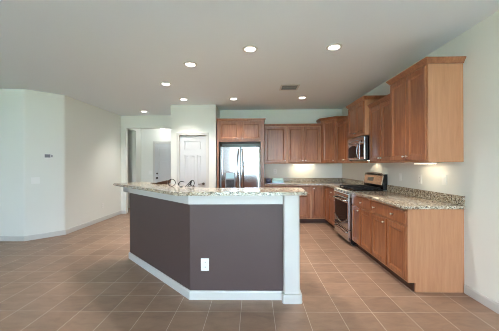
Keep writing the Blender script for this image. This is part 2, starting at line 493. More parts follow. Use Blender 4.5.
CROWN = [(0, 0), (0.010, 0), (0.012, 0.010), (0.018, 0.015), (0.036, 0.042), (0.041, 0.045), (0.043, 0.058), (0, 0.058)]
def crown(root, path, z):
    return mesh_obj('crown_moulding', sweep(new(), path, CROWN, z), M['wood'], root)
def frame_stiles(bm, w, h, z0=0.0): pass
def wall_cabinet(label, loc, rotz, w, d, h, ndoors, cr_path, group='wall cabinets', knob_z=0.05, margin=0.02):
    r = thing('wall_cabinet', label, 'cabinet', loc, rotz, group)
    bm = new(); box(bm, 0.0005, w - 0.0005, 0, d - 0.002, 0, h, 0.0015, 1)
    mesh_obj('body', bm, M['wood_lit'], r)
    gap = 0.012 if ndoors > 1 else 0
    dw = (w - 2 * margin - gap * (ndoors - 1)) / ndoors
    for i in range(ndoors):
        x = margin + i * (dw + gap)
        kx = dw - 0.03 if (i % 2 == 0 and ndoors > 1) or ndoors == 1 else 0.03
        add_door(r, x, 0.02, dw, h - 0.04, [(kx, knob_z)])
    if cr_path: crown(r, cr_path, h - 0.008)
    return r
R90 = -PI / 2
ZU = 1.377
# right wall (local x runs towards the camera)
Y0 = 2.824; U1 = 3.586; S0, S1 = 4.404, 5.166
XU, XU2 = 1.842, 1.918      # carcass fronts
# near, deep and tall
w, d = U1 - Y0, XR - XU
wall_cabinet('tall wall cabinet nearest the viewer on the right wall, broad side panel showing', (XU, U1, ZU), R90, w, d, 1.045, 2,
             [(0, d - 0.003), (0, 0), (w, 0), (w, d - 0.003)])
w2, d2_ = S0 - U1, XR - XU2
wall_cabinet('lower shallower wall cabinet between the nearest tall cabinet and the microwave', (XU2, S0 - 0.001, ZU), R90, w2 - 0.002, d2_, 0.90, 2,
             [(0, 0), (w2 - 0.004, 0)])
w, d = S1 - S0, XR - XU
wall_cabinet('short raised wall cabinet directly above the microwave', (XU, S1, 1.845), R90, w, d, 2.43 - 1.845, 2,
             [(0, d - 0.003), (0, 0), (w, 0), (w, d - 0.003)], knob_z=0.04)
YC = YB - 0.61   # corner cabinet sides
w = YC - S1
wall_cabinet('narrow looking wall cabinet between the corner cabinet and the microwave', (XU2, YC - 0.001, ZU), R90, w - 0.002, d2_, 0.90, 2,
             [(0, 0), (w - 0.004, 0)])
# corner diagonal cabinet
XC = XR - 0.61; FD = 0.327
r = thing('corner_wall_cabinet', 'tall wall cabinet with one door set diagonally across the corner', 'cabinet', (0, 0, ZU), 0, 'wall cabinets')
cp = [(XC, YB - FD), (XR - FD, YC), (XR - 0.002, YC), (XR - 0.002, YB - 0.002), (XC, YB - 0.002)]
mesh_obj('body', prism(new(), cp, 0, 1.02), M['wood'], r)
dv = Vector((XR - FD - XC, YC - (YB - FD))); L = dv.length; ang = math.atan2(dv.y, dv.x)
nv = Vector((dv.y, -dv.x)).normalized()
o = add_door(r, 0, 0, L - 0.07, 0.98, [(L - 0.1, 0.05)],
             loc=(XC + dv.x / L * 0.035 + nv.x * 0.0005, YB - FD + dv.y / L * 0.035 + nv.y * 0.0005, 0.02), rot=(0, 0, ang))
crown(r, [(XC, YB - 0.003), (XC, YB - FD), (XR - FD, YC), (XR - 0.003, YC)], 1.012)
# back wall
BX0 = 0.236
yb = YB - FD
wall_cabinet('single door wall cabinet on the back wall right beside the refrigerator surround', (BX0, yb, ZU), 0, 0.555, FD, 0.90, 1, [(0, 0), (0.554, 0)])
wall_cabinet('two door wall cabinet on the back wall beside the corner cabinet', (BX0 + 0.557, yb, ZU), 0, XC - BX0 - 0.559, FD, 0.90, 2, [(0, 0), (XC - BX0 - 0.561, 0)])
# over the refrigerator, deep, with tall side panels
r = thing('refrigerator_surround', 'deep two door cabinet with side panels built around the refrigerator', 'cabinet', (-0.85, 6.075, 0), 0, 'wall cabinets')
w, d = 1.08, YB - 6.075 - 0.002
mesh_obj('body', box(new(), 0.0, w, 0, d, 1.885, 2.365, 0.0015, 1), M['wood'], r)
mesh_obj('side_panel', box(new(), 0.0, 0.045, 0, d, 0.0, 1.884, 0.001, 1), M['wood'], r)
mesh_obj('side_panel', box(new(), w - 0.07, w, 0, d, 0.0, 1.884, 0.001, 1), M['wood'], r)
dw = (w - 0.06 - 0.05 - 0.05) / 2
add_door(r, 0.05, 1.92, dw, 0.42, [(dw - 0.03, 0.035)]); add_door(r, 0.05 + dw + 0.05, 1.92, dw, 0.42, [(0.03, 0.035)])
crown(r, [(0, 0), (w, 0), (w, d - 0.001)], 2.357)

# base cabinets
HB = 0.878
def base_cabinet(label, loc, rotz, w, d, layout, group='base cabinets', end=None):
    r = thing('base_cabinet', label, 'cabinet', loc, rotz, group)
    prof = [(0, 0.1), (0, HB), (d - 0.002, HB), (d - 0.002, 0), (0.078, 0), (0.078, 0.1)]
    mesh_obj('body', extrude_profile(new(), prof, 'x', 0.0005, w - 0.0005), M['wood_lit'], r)
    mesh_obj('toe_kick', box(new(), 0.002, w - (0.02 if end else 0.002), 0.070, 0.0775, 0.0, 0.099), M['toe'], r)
    for kind, x, z, ww, hh, ks in layout:
        add_door(r, x, z, ww, hh, ks, name=kind)
    return r
XB = 1.622  # carcass front, doors stand proud of it
d = XR - XB
def two_doors(w, drawer_knobs, m=0.022):
    dw = (w - 2 * m - 0.03) / 2
    return [('drawer', m, 0.705, w - 2 * m, 0.15, drawer_knobs),
            ('door', m, 0.12, dw, 0.565, [(dw - 0.03, 0.525)]), ('door', m + dw + 0.03, 0.12, dw, 0.565, [])]
Ym = 3.664
w = Ym - Y0
base_cabinet('base cabinet at the near end of the right run, lit side panel showing', (XB, Ym, 0), R90, w, d, two_doors(w, [(0.09, 0.075), (0.55, 0.075)]), end=True)
w = S0 - Ym - 0.004
base_cabinet('base cabinet against the near side of the range, one knob on its drawer', (XB, S0 - 0.002, 0), R90, w, d, two_doors(w, [(0.40, 0.075)]))
w = YB - 0.914 - S1 - 0.002
base_cabinet('narrow base cabinet against the far side of the range', (XB, YB - 0.914, 0), R90, w, d,
             [('drawer', 0.02, 0.705, w - 0.04, 0.15, [(w / 2 - 0.02, 0.075)]), ('door', 0.02, 0.12, w - 0.04, 0.565, [(w - 0.08, 0.525)])])
# corner base
r = thing('corner_base_cabinet', 'corner base cabinet with two full height doors meeting in the corner', 'cabinet', (0, 0, 0), 0, 'base cabinets')
yf = YB - 0.587; x0 = XR - 0.914; y0 = YB - 0.913
cp = [(x0, yf), (XB, yf), (XB, y0), (XR - 0.002, y0), (XR - 0.002, YB - 0.002), (x0, YB - 0.002)]
bm = prism(new(), cp, 0.1, HB)
q = 0.078
mesh_obj('body', bm, M['wood_lit'], r)
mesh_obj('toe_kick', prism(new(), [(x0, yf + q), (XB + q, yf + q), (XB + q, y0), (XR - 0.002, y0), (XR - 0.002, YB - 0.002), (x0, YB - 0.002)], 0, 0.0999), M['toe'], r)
wd = XB - x0 - 0.045
add_door(r, 0, 0, wd, 0.735, [(0.05, 0.69)], loc=(x0 + 0.02, yf - 0.0005, 0.12))
add_door(r, 0, 0, yf - y0 - 0.045, 0.735, [], loc=(XB - 0.0005, yf - 0.025, 0.12), rot=(0, 0, R90))
bx1 = x0 - 0.002
w1 = 0.53; w0 = bx1 - BX0 - w1 - 0.002
for (lx, ww, lab) in ((BX0, w0, 'base cabinet on the back wall beside the refrigerator surround'), (BX0 + w0 + 0.002, w1, 'base cabinet on the back wall beside the corner base cabinet')):
    base_cabinet(lab, (lx, yf, 0), 0, ww, YB - yf,
                 [('drawer', 0.02, 0.705, ww - 0.04, 0.15, [(ww / 2 - 0.02, 0.075)]), ('door', 0.02, 0.12, ww - 0.04, 0.565, [(0.04, 0.525)])])

# countertops (granite) with their upstands
CT0, CT1 = 0.8795, 0.914
XCt = XB - 0.045
o = tag(sharp_smooth(mesh_obj('countertop', prism(new(), [(XCt, 2.80), (XR - 0.001, 2.80), (XR - 0.001, S0 - 0.001), (XCt, S0 - 0.001)], CT0, CT1, bev=0.008), M['granite'])),
        'speckled granite countertop on the right run between its near end and the range', 'countertop', 'kitchen countertops')
mesh_obj('backsplash', box(new(), XR - 0.022, XR - 0.0015, 2.81, S0 - 0.002, CT1 + 0.0005, 1.016, 0.003, 1), M['granite'], o)
yc = yf - 0.045
o = tag(sharp_smooth(mesh_obj('countertop', prism(new(), [(BX0 + 0.001, yc), (XCt, yc), (XCt, S1 + 0.001), (XR - 0.001, S1 + 0.001), (XR - 0.001, YB - 0.001), (BX0 + 0.001, YB - 0.001)], CT0, CT1, bev=0.008), M['granite'])),
        'L shaped granite countertop running along the back wall and into the corner', 'countertop', 'kitchen countertops')
bm = new(); box(bm, XR - 0.022, XR - 0.0015, S1 + 0.002, YB - 0.0015, CT1 + 0.0005, 1.016, 0.003, 1); box(bm, BX0 + 0.002, XR - 0.0225, YB - 0.022, YB - 0.0015, CT1 + 0.0005, 1.016, 0.003, 1)
mesh_obj('backsplash', bm, M['granite'], o)

# ------------------------------------------------------------------ island
A = Vector((0.30, 2.666)); B = Vector((-0.65, 2.666)); Cc = Vector((-1.82, 3.836))
n1 = Vector((0, 1)); n2 = Vector((1, 1)).normalized(); dirBC = (Cc - B).normalized()
def off(o, endA, endC=0.0):
    """polyline parallel to the island front, o metres towards the kitchen"""
    k = math.tan(math.radians(22.5)) * o
    a = Vector((endA, B.y + o)); b = Vector((B.x + k, B.y + o))
    c = Cc + n2 * o + dirBC * endC
    return [a, b, c]
def band(bm, o0, o1, endA, endC, z0, z1, bev=0.0, vb=None, vw=None):
    p = off(o0, endA, endC) + off(o1, endA, endC)[::-1]
    prism(bm, [tuple(q) for q in p], z0, z1, bev=bev, vbev=vb, vwhich=vw)
    return bm
isl = thing('kitchen_island', 'angled kitchen island with plum brown half wall, white trim and white post', 'kitchen island', (0, 0, 0))
mesh_obj('half_wall', band(new(), 0, 0.13, 0.30, 0, 0, 1.068), M['island'], isl)['label'] = 'plum brown painted half wall'
bm = band(new(), -0.022, -0.0005, 0.287, 0.20, 0.962, 1.068)
band(bm, 0.1305, 0.15, 0.287, 0.20, 0.962, 1.068)
p0 = off(-0.022, 0, 0.002)[2]; p1 = off(0.15, 0, 0.002)[2]; p2 = off(0.15, 0, 0.20)[2]; p3 = off(-0.022, 0, 0.20)[2]
prism(bm, [tuple(p0), tuple(p1), tuple(p2), tuple(p3)], 0.962, 1.068)
mesh_obj('apron', bm, M['trim'], isl)['label'] = 'white apron under the bar top'
bm = sweep(new(), [tuple(off(-0.0005, 0, 0.01)[2]), tuple(off(-0.0005, 0.278)[1]), tuple(off(-0.0005, 0.278)[0])], BB)
mesh_obj('baseboard', bm, M['trim'], isl)['label'] = 'white baseboard'
bm = new(); prism(bm, [(0.288, 2.60), (0.447, 2.60), (0.447, 2.80), (0.288, 2.80)], 0.0, 1.068, vbev=0.022)
post = sharp_smooth(mesh_obj('post', bm, M['trim'], isl), 40); post['label'] = 'white square post with rounded corners'
bm = new(); prism(bm, [(0.270, 2.578), (0.467, 2.578), (0.467, 2.815), (0.270, 2.815)], 0.0, 0.078, vbev=0.03)
prism(bm, [(0.274, 2.583), (0.462, 2.583), (0.462, 2.81), (0.274, 2.81)], 0.078, 0.09, vbev=0.03)
sharp_smooth(mesh_obj('post_base', bm, M['trim'], post), 40)
# kitchen side storage with its lower worktop
bm = band(new(), 0.155, 0.66, 0.44, -0.02, 0.1, 0.879)
band(bm, 0.155, 0.58, 0.44, -0.02, 0.0, 0.0999)
# cut the part behind the post
isc = thing('island_cabinet', 'angled run of base cabinets on the kitchen side of the island', 'cabinet', (0, 0, 0))
mesh_obj('body', bm, M['wood_lit'], isc)
pl = off(0.6605, 0.44, -0.02)
ww = (pl[0] - pl[1]).length / 2 - 0.02
for i in range(2):
    add_door(isc, 0, 0, ww, 0.72, [(0.04, 0.68)], loc=(pl[0].x - 0.01 - i * (ww + 0.015), pl[0].y, 0.13), rot=(0, 0, PI))
L2 = (pl[2] - pl[1]).length; ww2 = L2 / 3 - 0.02
for i in range(3):
    q = pl[1] + dirBC * (0.02 + i * (ww2 + 0.018))
    add_door(isc, 0, 0, ww2, 0.72, [(0.04, 0.68)], loc=(q.x, q.y, 0.13), rot=(0, 0, math.atan2(dirBC.y, dirBC.x)))
bm = band(new(), 0.151, 0.69, 0.455, 0.0, 0.8795, 0.914)
tag(mesh_obj('countertop', bm, M['granite']), 'lower granite worktop on the kitchen side of the island', 'countertop', 'kitchen countertops')
# raised bar top
fr = off(-0.205, 0.50, 0.08); bk = off(0.285, 0.525, 0.08)
bm = prism(new(), [tuple(p) for p in fr + bk[::-1]], 1.0695, 1.102, vbev=0.03)
t = bm
bmesh.ops.bevel(t, geom=[e for e in t.edges if abs(e.verts[0].co.z - e.verts[1].co.z) < 1e-6 and len(e.link_faces) == 2 and any(abs(f.normal.z) > 0.9 for f in e.link_faces)], offset=0.008, segments=3, affect='EDGES')
tag(sharp_smooth(mesh_obj('bar_top', bm, M['granite'])), 'angled raised granite bar top on the kitchen island', 'countertop', 'kitchen countertops')

# ------------------------------------------------------------------ refrigerator (local: front y=0 facing -y)
def arc_handle(bm, x, y, z0, z1, bow, r=0.013, n=14, dx=0.0):
    pts = []
    for i in range(n + 1):
        t = i / n
        pts.append((x + dx * math.sin(PI * t), y - bow * math.sin(PI * t) ** 0.7 if 0 < t < 1 else y, z0 + (z1 - z0) * t))
    tube(bm, pts, r, 10)
r = thing('refrigerator', 'stainless steel french door refrigerator with ice dispenser', 'refrigerator', (-0.758, 5.885, 0))
W = 0.912
mesh_obj('body', box(new(), 0.004, W - 0.004, 0.065, 0.76, 0.02, 1.735, 0.006), M['dgrey'], r)
for hx in (0.02, W - 0.10): mesh_obj('hinge_cover', box(new(), hx, hx + 0.08, 0.02, 0.14, 1.7505, 1.768, 0.004), M['dgrey'], r)
def curved_door(x0, x1, z0, z1, hole=None):
    """gently bowed door front"""
    bm = new(); n = 14
    prof = [(x0, 0.06), (x1, 0.06)]
    fr = []
    for i in range(n + 1):
        t = i / n; x = x1 + (x0 - x1) * t
        gx = x / W
        y = 0.002 - 0.012 * (1 - (2 * gx - 1) ** 2)
        e = min(t, 1 - t)
        if e < 0.04: y += 0.008 * (1 - e / 0.04)
        fr.append((x, y))
    prism(bm, prof + fr, z0, z1)
    return bm
o = mesh_obj('left_door', curved_door(0.002, W / 2 - 0.003, 0.72, 1.75), M['steel'], r); sharp_smooth(o, 25)
bm = new()
box(bm, 0.115, 0.345, -0.014, 0.02, 0.80, 1.19, 0.006); dsp = mesh_obj('dispenser', bm, M['grey'], o); dsp['label'] = 'grey ice and water dispenser'
bm = new(); box(bm, 0.14, 0.32, -0.0175, -0.0142, 0.82, 1.02); box(bm, 0.205, 0.255, -0.035, -0.0176, 0.93, 1.01, 0.005)
mesh_obj('dispenser_bay', bm, M['dgrey'], dsp)
mesh_obj('control_screen', box(new(), 0.14, 0.32, -0.0175, -0.0142, 1.05, 1.17), M['pale_blue'], dsp)
bm = new(); arc_handle(bm, W / 2 - 0.045, -0.008, 0.80, 1.71, 0.060, 0.022, dx=-0.012)
mesh_obj('handle', bm, M['steel_handle'], o, True)
o = mesh_obj('right_door', curved_door(W / 2 + 0.003, W - 0.002, 0.72, 1.75), M['steel'], r); sharp_smooth(o, 25)
bm = new(); arc_handle(bm, W / 2 + 0.045, -0.008, 0.80, 1.71, 0.060, 0.022, dx=0.012)
mesh_obj('handle', bm, M['steel_handle'], o, True)
o = mesh_obj('freezer_drawer', curved_door(0.002, W - 0.002, 0.06, 0.712), M['steel'], r); sharp_smooth(o, 25)
bm = new(); tube(bm, [(0.1, -0.002, 0.63), (0.12, -0.06, 0.635), (W / 2, -0.075, 0.64), (W - 0.12, -0.06, 0.635), (W - 0.1, -0.002, 0.63)], 0.013)
mesh_obj('handle', bm, M['steel_handle'], o, True)

# ------------------------------------------------------------------ range (local x towards the camera, front y=0)
r = thing('gas_range', 'stainless steel gas range with black cooktop, between the right wall cabinets', 'range', (1.555, S1 - 0.002, 0), R90)
W = S1 - S0 - 0.004; D = XR - 1.555 - 0.004
mesh_obj('body', box(new(), 0.003, W - 0.003, 0.045, D - 0.05, 0.03, 0.895, 0.003, 1), M['black'], r)
for x in (0.05, W - 0.05):
    for yy in (0.1, D - 0.12): mesh_obj('foot', lathe(new(), [(0.018, 0), (0.018, 0.03)], (x, yy, 0), 'z', 12), M['black'], r)
bm = new(); prof = [(0.002, 0.80), (0.004, 0.845), (0.035, 0.915), (0.075, 0.917), (0.075, 0.80)]
extrude_profile(bm, prof, 'x', 0.0, W); fp = mesh_obj('control_panel', bm, M['steel'], r)
for i in range(5):
    x = 0.09 + i * (W - 0.18) / 4
    kb = lathe(new(), [(0.024, 0), (0.024, 0.006), (0.017, 0.009), (0.015, 0.032), (0.012, 0.034)], (0, 0, 0), 'y', 16)
    box(kb, -0.003, 0.003, -0.038, -0.02, -0.015, 0.015)
    mesh_obj('burner_knob', kb, M['steel_handle'], fp, loc=(x, 0.018, 0.874), rot=(math.radians(-24), 0, 0))
mesh_obj('cooktop', box(new(), 0.0, W, 0.0755, D - 0.07, 0.896, 0.925, 0.005, 1), M['black'], r)
for gi in range(3):
    gx0 = 0.02 + gi * (W - 0.04) / 3; gx1 = gx0 + (W - 0.04) / 3 - 0.008
    bm = new(); gy0, gy1 = 0.10, D - 0.10
    for x in (gx0 + 0.006, gx1 - 0.006): box(bm, x - 0.006, x + 0.006, gy0, gy1, 0.945, 0.962, 0.002, 1)
    for yy in (gy0 + 0.006, (gy0 + gy1) / 2, gy1 - 0.006): box(bm, gx0, gx1, yy - 0.006, yy + 0.006, 0.945, 0.962, 0.002, 1)
    box(bm, (gx0 + gx1) / 2 - 0.005, (gx0 + gx1) / 2 + 0.005, gy0, gy1, 0.946, 0.966, 0.002, 1)
    for x in (gx0 + 0.008, gx1 - 0.008):
        for yy in (gy0 + 0.01, gy1 - 0.01): box(bm, x - 0.007, x + 0.007, yy - 0.007, yy + 0.007, 0.9255, 0.946)
    mesh_obj('grate', bm, M['iron'], r)
    for yy in ((gy0 * 0.72 + gy1 * 0.28), (gy0 * 0.28 + gy1 * 0.72)):
        mesh_obj('burner', lathe(new(), [(0.045, 0), (0.045, 0.008), (0.03, 0.01), (0.03, 0.017)], ((gx0 + gx1) / 2, yy, 0.9255), 'z', 20), M['iron'], r)
# oven door: steel front with a dark window whose lower edge is curved
bm = new(); box(bm, 0.004, W - 0.004, 0.0, 0.044, 0.265, 0.793, 0.006)
od = mesh_obj('oven_door', bm, M['steel'], r)
t = bmesh.new(); n = 16
top = [(0.07, 0.70), (W - 0.07, 0.70)]
low = [(W - 0.07 - (W - 0.14) * i / n, 0.44 - 0.09 * math.sin(PI * i / n)) for i in range(n + 1)]
pl_ = top + low
f = t.faces.new([t.verts.new((x, -0.0005, z)) for x, z in pl_])
e = bmesh.ops.extrude_face_region(t, geom=[f]); bmesh.ops.translate(t, verts=[v for v in e['geom'] if isinstance(v, bmesh.types.BMVert)], vec=(0, -0.004, 0))
bm = new(); merge(bm, t); mesh_obj('oven_window', bm, M['darkglass'], od)
pts = [(0.05 + (W - 0.10) * i / n, -0.004 if i in (0, n) else -0.045 - 0.018 * math.sin(PI * i / n), 0.742) for i in range(n + 1)]
mesh_obj('handle', tube(new(), pts, 0.013, 10), M['steel_handle'], od, True)
pts = [(0.03 + (W - 0.06) * i / n, -0.005, 0.425 - 0.095 * math.sin(PI * i / n)) for i in range(n + 1)]
mesh_obj('trim_bar', tube(new(), pts, 0.008, 8), M['steel_handle'], od, True)
dr = mesh_obj('warming_drawer', box(new(), 0.004, W - 0.004, 0.002, 0.044, 0.07, 0.258, 0.006), M['steel'], r)
pts = [(0.06 + (W - 0.12) * i / n, -0.004 if i in (0, n) else -0.028, 0.205 + 0.012 * math.sin(PI * i / n)) for i in range(n + 1)]
mesh_obj('handle', tube(new(), pts, 0.009, 8), M['steel_handle'], dr, True)
# backguard
bm = new(); prof = [(D - 0.068, 0.9255), (D - 0.085, 1.00), (D - 0.055, 1.165), (D - 0.035, 1.185), (D, 1.185), (D, 0.9255)]
extrude_profile(bm, prof, 'x', 0.008, W - 0.008)
bg = mesh_obj('backguard', bm, M['black'], r)
for rx in (0.009, W - 0.035): mesh_obj('side_rail', box(new(), rx, rx + 0.026, -0.012, -0.0005, 0.0, 0.165, 0.003, 1), M['steel_handle'], bg, loc=(0, D - 0.0855, 1.003), rot=(-math.atan2(0.03, 0.165), 0, 0))
rot = math.atan2(0.03, 0.165)
mesh_obj('control_fascia', box(new(), 0.036, W - 0.036, -0.008, -0.0005, 0.0, 0.160, 0.003, 1), M['steel_panel'], bg, loc=(0, D - 0.0855, 1.003), rot=(-rot, 0, 0))
mesh_obj('display', box(new(), 0.17, 0.40, -0.0105, -0.0082, 0.05, 0.12), M['display'], bg, loc=(0, D - 0.0855, 1.003), rot=(-rot, 0, 0))
tb = new(); pts = [(0.008 + (W - 0.016) * i / n, D - 0.045, 1.181 + 0.016 * math.sin(PI * i / n)) for i in range(n + 1)]
mesh_obj('top_rail', tube(tb, pts, 0.014, 8), M['steel_handle'], bg, True)

# ------------------------------------------------------------------ microwave
r = thing('microwave_oven', 'stainless steel microwave hanging over the range, black sides', 'microwave', (1.822, S1 - 0.003, 1.422), R90)
W = S1 - S0 - 0.006; D = XR - 1.822 - 0.003; H = 0.408
mesh_obj('body', box(new(), 0, W, 0.03, D, 0, H, 0.003, 1), M['black'], r)
fr_ = mesh_obj('door', box(new(), 0.002, 0.56, 0.0, 0.0295, 0.012, 0.300, 0.006), M['steel'], r)
t = bmesh.new()
f = t.faces.new([t.verts.new((x, -0.0005, z)) for x, z in [(0.04, 0.05), (0.48, 0.05)] + [(0.48 - 0.44 * i / n, 0.225 + 0.045 * math.sin(PI * i / n)) for i in range(n + 1)]])
e = bmesh.ops.extrude_face_region(t, geom=[f]); bmesh.ops.translate(t, verts=[v for v in e['geom'] if isinstance(v, bmesh.types.BMVert)], vec=(0, -0.003, 0))
bm = new(); merge(bm, t); mesh_obj('window', bm, M['darkglass'], fr_)
bm = new(); arc_handle(bm, 0.525, -0.002, 0.03, 0.285, 0.03, 0.009); mesh_obj('handle', bm, M['steel_handle'], fr_, True)
cp_ = mesh_obj('control_panel', box(new(), 0.563, W - 0.002, 0.0, 0.0295, 0.012, 0.300, 0.006), M['steel'], r)
mesh_obj('keypad', box(new(), 0.585, W - 0.025, -0.003, -0.0005, 0.06, 0.27, 0.001, 1), M['darkglass'], cp_)
bm = box(new(), 0.002, W - 0.002, 0.0, 0.0295, 0.303, H - 0.002, 0.006)
vg = mesh_obj('vent_grille', bm, M['steel'], r)
bm = new(); tube(bm, [(0.06 + 0.56 * i / n, -0.003, 0.318 + 0.04 * math.sin(PI * i / n)) for i in range(n + 1)], 0.006, 6)
mesh_obj('arched_trim', bm, M['steel_handle'], vg, True)
mesh_obj('badge', lathe(new(), [(0.016, 0), (0.016, 0.003)], (0.66, -0.0005, 0.33), 'y', 16), M['black'], vg)

# ------------------------------------------------------------------ lights in the ceiling
def recessed(x, y, label):
    r = thing('recessed_light', label, 'ceiling light', (x, y, CZ), 0, 'recessed ceiling lights')
    bm = lathe(new(), [(0.092, -0.001), (0.090, -0.006), (0.065, -0.009), (0.063, -0.001)], (0, 0, 0), 'z', 32)
    mesh_obj('trim_ring', bm, M['trim'], r, True)
    bm = lathe(new(), [(0.0625, -0.0095), (0.058, -0.012), (0.03, -0.014)], (0, 0, 0), 'z', 32)
    mesh_obj('lens', bm, M['lens'], r)
    d = bpy.data.lights.new('can_glow', 'SPOT'); d.energy = CAN_W; d.color = (1.0, 0.95, 0.88); d.spot_size = math.radians(112); d.spot_blend = 1.0; d.shadow_soft_size = 0.07
    o = bpy.data.objects.new('can_glow', d); C.objects.link(o); o.parent = r; o.location = (0, 0, -0.02)
    return r
CAN_W = 105
for x, y, lab in [(-0.04, 3.15, 'round recessed ceiling light above the middle of the bar, left of the two nearest'),
                  (0.95, 3.13, 'round recessed ceiling light nearest the right wall cabinets, right of the two nearest'),
                  (-0.865, 3.61, 'round recessed ceiling light above the angled part of the island, third nearest'),
                  (-1.49, 4.47, 'round recessed ceiling light beyond the angled end of the island, fourth nearest'),
                  (-1.47, 5.53, 'round recessed ceiling light just in front of the closet door'),
                  (-0.42, 5.53, 'round recessed ceiling light in front of the refrigerator'),
                  (1.0, 5.47, 'round recessed ceiling light in front of the corner cabinet, beyond the vent'),
                  (-2.82, 6.75, 'round recessed ceiling light in front of the hall opening')]:
    recessed(x, y, lab)
r = thing('ceiling_vent', 'square white metal air vent in the kitchen ceiling', 'air vent', (0.64, 4.75, CZ))
bm = new(); s = 0.165
for a0, a1, b0, b1 in ((-s, s, -s, -s + 0.03), (-s, s, s - 0.03, s), (-s, -s + 0.03, -s + 0.03, s - 0.03), (s - 0.03, s, -s + 0.03, s - 0.03)):
    box(bm, a0, a1, b0, b1, -0.010, -0.001, 0.002, 1)
mesh_obj('frame', bm, M['trim'], r)
mesh_obj('backing', box(new(), -s + 0.03, s - 0.03, -s + 0.03, s - 0.03, -0.002, -0.0008), M['vent_dark'], r)
for i in range(6):
    yy = -s + 0.052 + i * (2 * s - 0.104) / 5
    sl = box(new(), -s + 0.031, s - 0.031, -0.0105, 0.0105, -0.001, 0.001)
    mesh_obj('slat', sl, M['trim'], r, loc=(0, yy, -0.010), rot=(math.radians(12), 0, 0))
r = thing('ceiling_lamp', 'white domed ceiling lamp lit in the hall', 'ceiling light', (-2.78, 7.97, CZ))
mesh_obj('base', lathe(new(), [(0.09, -0.001), (0.09, -0.02), (0.03, -0.03), (0.02, -0.16)], (0, 0, 0), 'z', 24), M['trim'], r, True)
mesh_obj('glass_bowl', lathe(new(), [(0.02, -0.16), (0.15, -0.17), (0.155, -0.19), (0.13, -0.24), (0.08, -0.272), (0.02, -0.285)], (0, 0, 0), 'z', 32), M['dome'], r, True)
d = bpy.data.lights.new('hall_glow', 'POINT'); d.energy = 2; d.color = (0.95, 0.98, 1); d.shadow_soft_size = 0.12
o = bpy.data.objects.new('hall_glow', d); C.objects.link(o); o.parent = r; o.location = (0, 0, -0.42)

# under-cabinet strips
def strip(x, y, L, along, label, power):
    r = thing('under_cabinet_light', label, 'under-cabinet light', (x, y, ZU), 0 if along == 'x' else PI / 2, 'under-cabinet lights')
    mesh_obj('housing', box(new(), -L / 2, L / 2, -0.035, 0.035, -0.018, -0.001, 0.003, 1), M['trim'], r)
    mesh_obj('lens', box(new(), -L / 2 + 0.01, L / 2 - 0.01, -0.025, 0.025, -0.022, -0.0185), M['strip'], r)
    d = bpy.data.lights.new('strip_glow', 'AREA'); d.shape = 'RECTANGLE'; d.size = L - 0.02; d.size_y = 0.05; d.energy = power; d.color = (1, 0.80, 0.52)
    o = bpy.data.objects.new('strip_glow', d); C.objects.link(o); o.parent = r; o.location = (0, 0, -0.024)
strip(2.08, 3.26, 0.36, 'y', 'slim lit strip under the tall cabinet nearest the viewer', 0.28)
strip(1.22, 6.55, 0.50, 'x', 'slim lit strip under the two door cabinet on the back wall', 0.7)
r = thing('cooktop_light', 'small warm lamp in the underside of the microwave', 'lamp', (2.08, (S0 + S1) / 2, 1.422))
mesh_obj('lens', lathe(new(), [(0.035, -0.006), (0.035, -0.001)], (0, 0, 0), 'z', 16), M['strip'], r)
d = bpy.data.lights.new('cooktop_glow', 'SPOT'); d.energy = 1.4; d.color = (1, 0.78, 0.5); d.spot_size = math.radians(150); d.shadow_soft_size = 0.03
o = bpy.data.objects.new('cooktop_glow', d); C.objects.link(o); o.parent = r; o.location = (0, 0, -0.012)

# ------------------------------------------------------------------ outlets, switches, thermostat
def plate(name, label, cat, loc, rotz, kind, w=0.078, h=0.12, group='wall plates'):
    r = thing(name, label, cat, loc, rotz, group)
    mesh_obj('plate', box(new(), -w / 2, w / 2, -0.007, -0.0005, -h / 2, h / 2, 0.002, 1), M['plate'], r)
    if kind == 'outlet':
        for z in (-0.024, 0.024):
            s_ = mesh_obj('receptacle', box(new(), -0.017, 0.017, -0.009, -0.0072, z - 0.014, z + 0.014, 0.0008, 1), M['plate'], r)
            bm = new(); box(bm, -0.009, -0.006, -0.0098, -0.0091, z - 0.006, z + 0.006); box(bm, 0.006, 0.009, -0.0098, -0.0091, z - 0.006, z + 0.006)
            mesh_obj('slot', bm, M['slot'], s_)
    else:
        k = max(1, round(w / 0.05) - 1) if w > 0.09 else 1
        for i in range(k):
            x = (i - (k - 1) / 2) * 0.046
            mesh_obj('rocker', box(new(), x - 0.016, x + 0.016, -0.011, -0.0072, -0.033, 0.033, 0.001, 1), M['plate'], r)
    return r
plate('wall_outlet', 'white outlet plate on the brown front of the island', 'outlet', (-0.500, 2.666, 0.352), 0, 'outlet', 0.082, 0.125)
plate('wall_outlet', 'white outlet plate on the right wall above the counter, left of the switch', 'outlet', (XR, 3.56, 1.152), R90, 'outlet')
plate('light_switch', 'white switch plate on the right wall above the near end of the counter', 'switch', (XR, 3.11, 1.17), R90, 'switch')
plate('light_switch', 'white switch plate on the right wall nearest the range', 'switch', (XR, 4.03, 1.16), R90, 'switch')
plate('wall_outlet', 'white outlet plate on the back wall above the mint box', 'outlet', (0.53, YB, 1.18), 0, 'outlet')
plate('wall_outlet', 'white outlet plate low on the long left wall', 'outlet', (XL, 6.43, 0.375), PI / 2, 'outlet')
plate('light_switch', 'white switch plate on the left wall of the hall opening', 'switch', (-3.28, 8.33, 1.12), 0, 'switch', 0.12)
aw = math.atan2(0.44, 0.42)
def on_angle(t): return (-4.14 + 0.42 * t, 4.70 + 0.44 * t)
x, y = on_angle(0.26); plate('light_switch', 'white double switch plate below the thermostat on the angled wall', 'switch', (x + 0.0005, y - 0.0005, 1.085), aw, 'switch', 0.125)
x, y = on_angle(0.57)
r = thing('thermostat', 'small white thermostat with grey screen on the angled left wall', 'thermostat', (x + 0.0005, y - 0.0005, 1.54), aw)
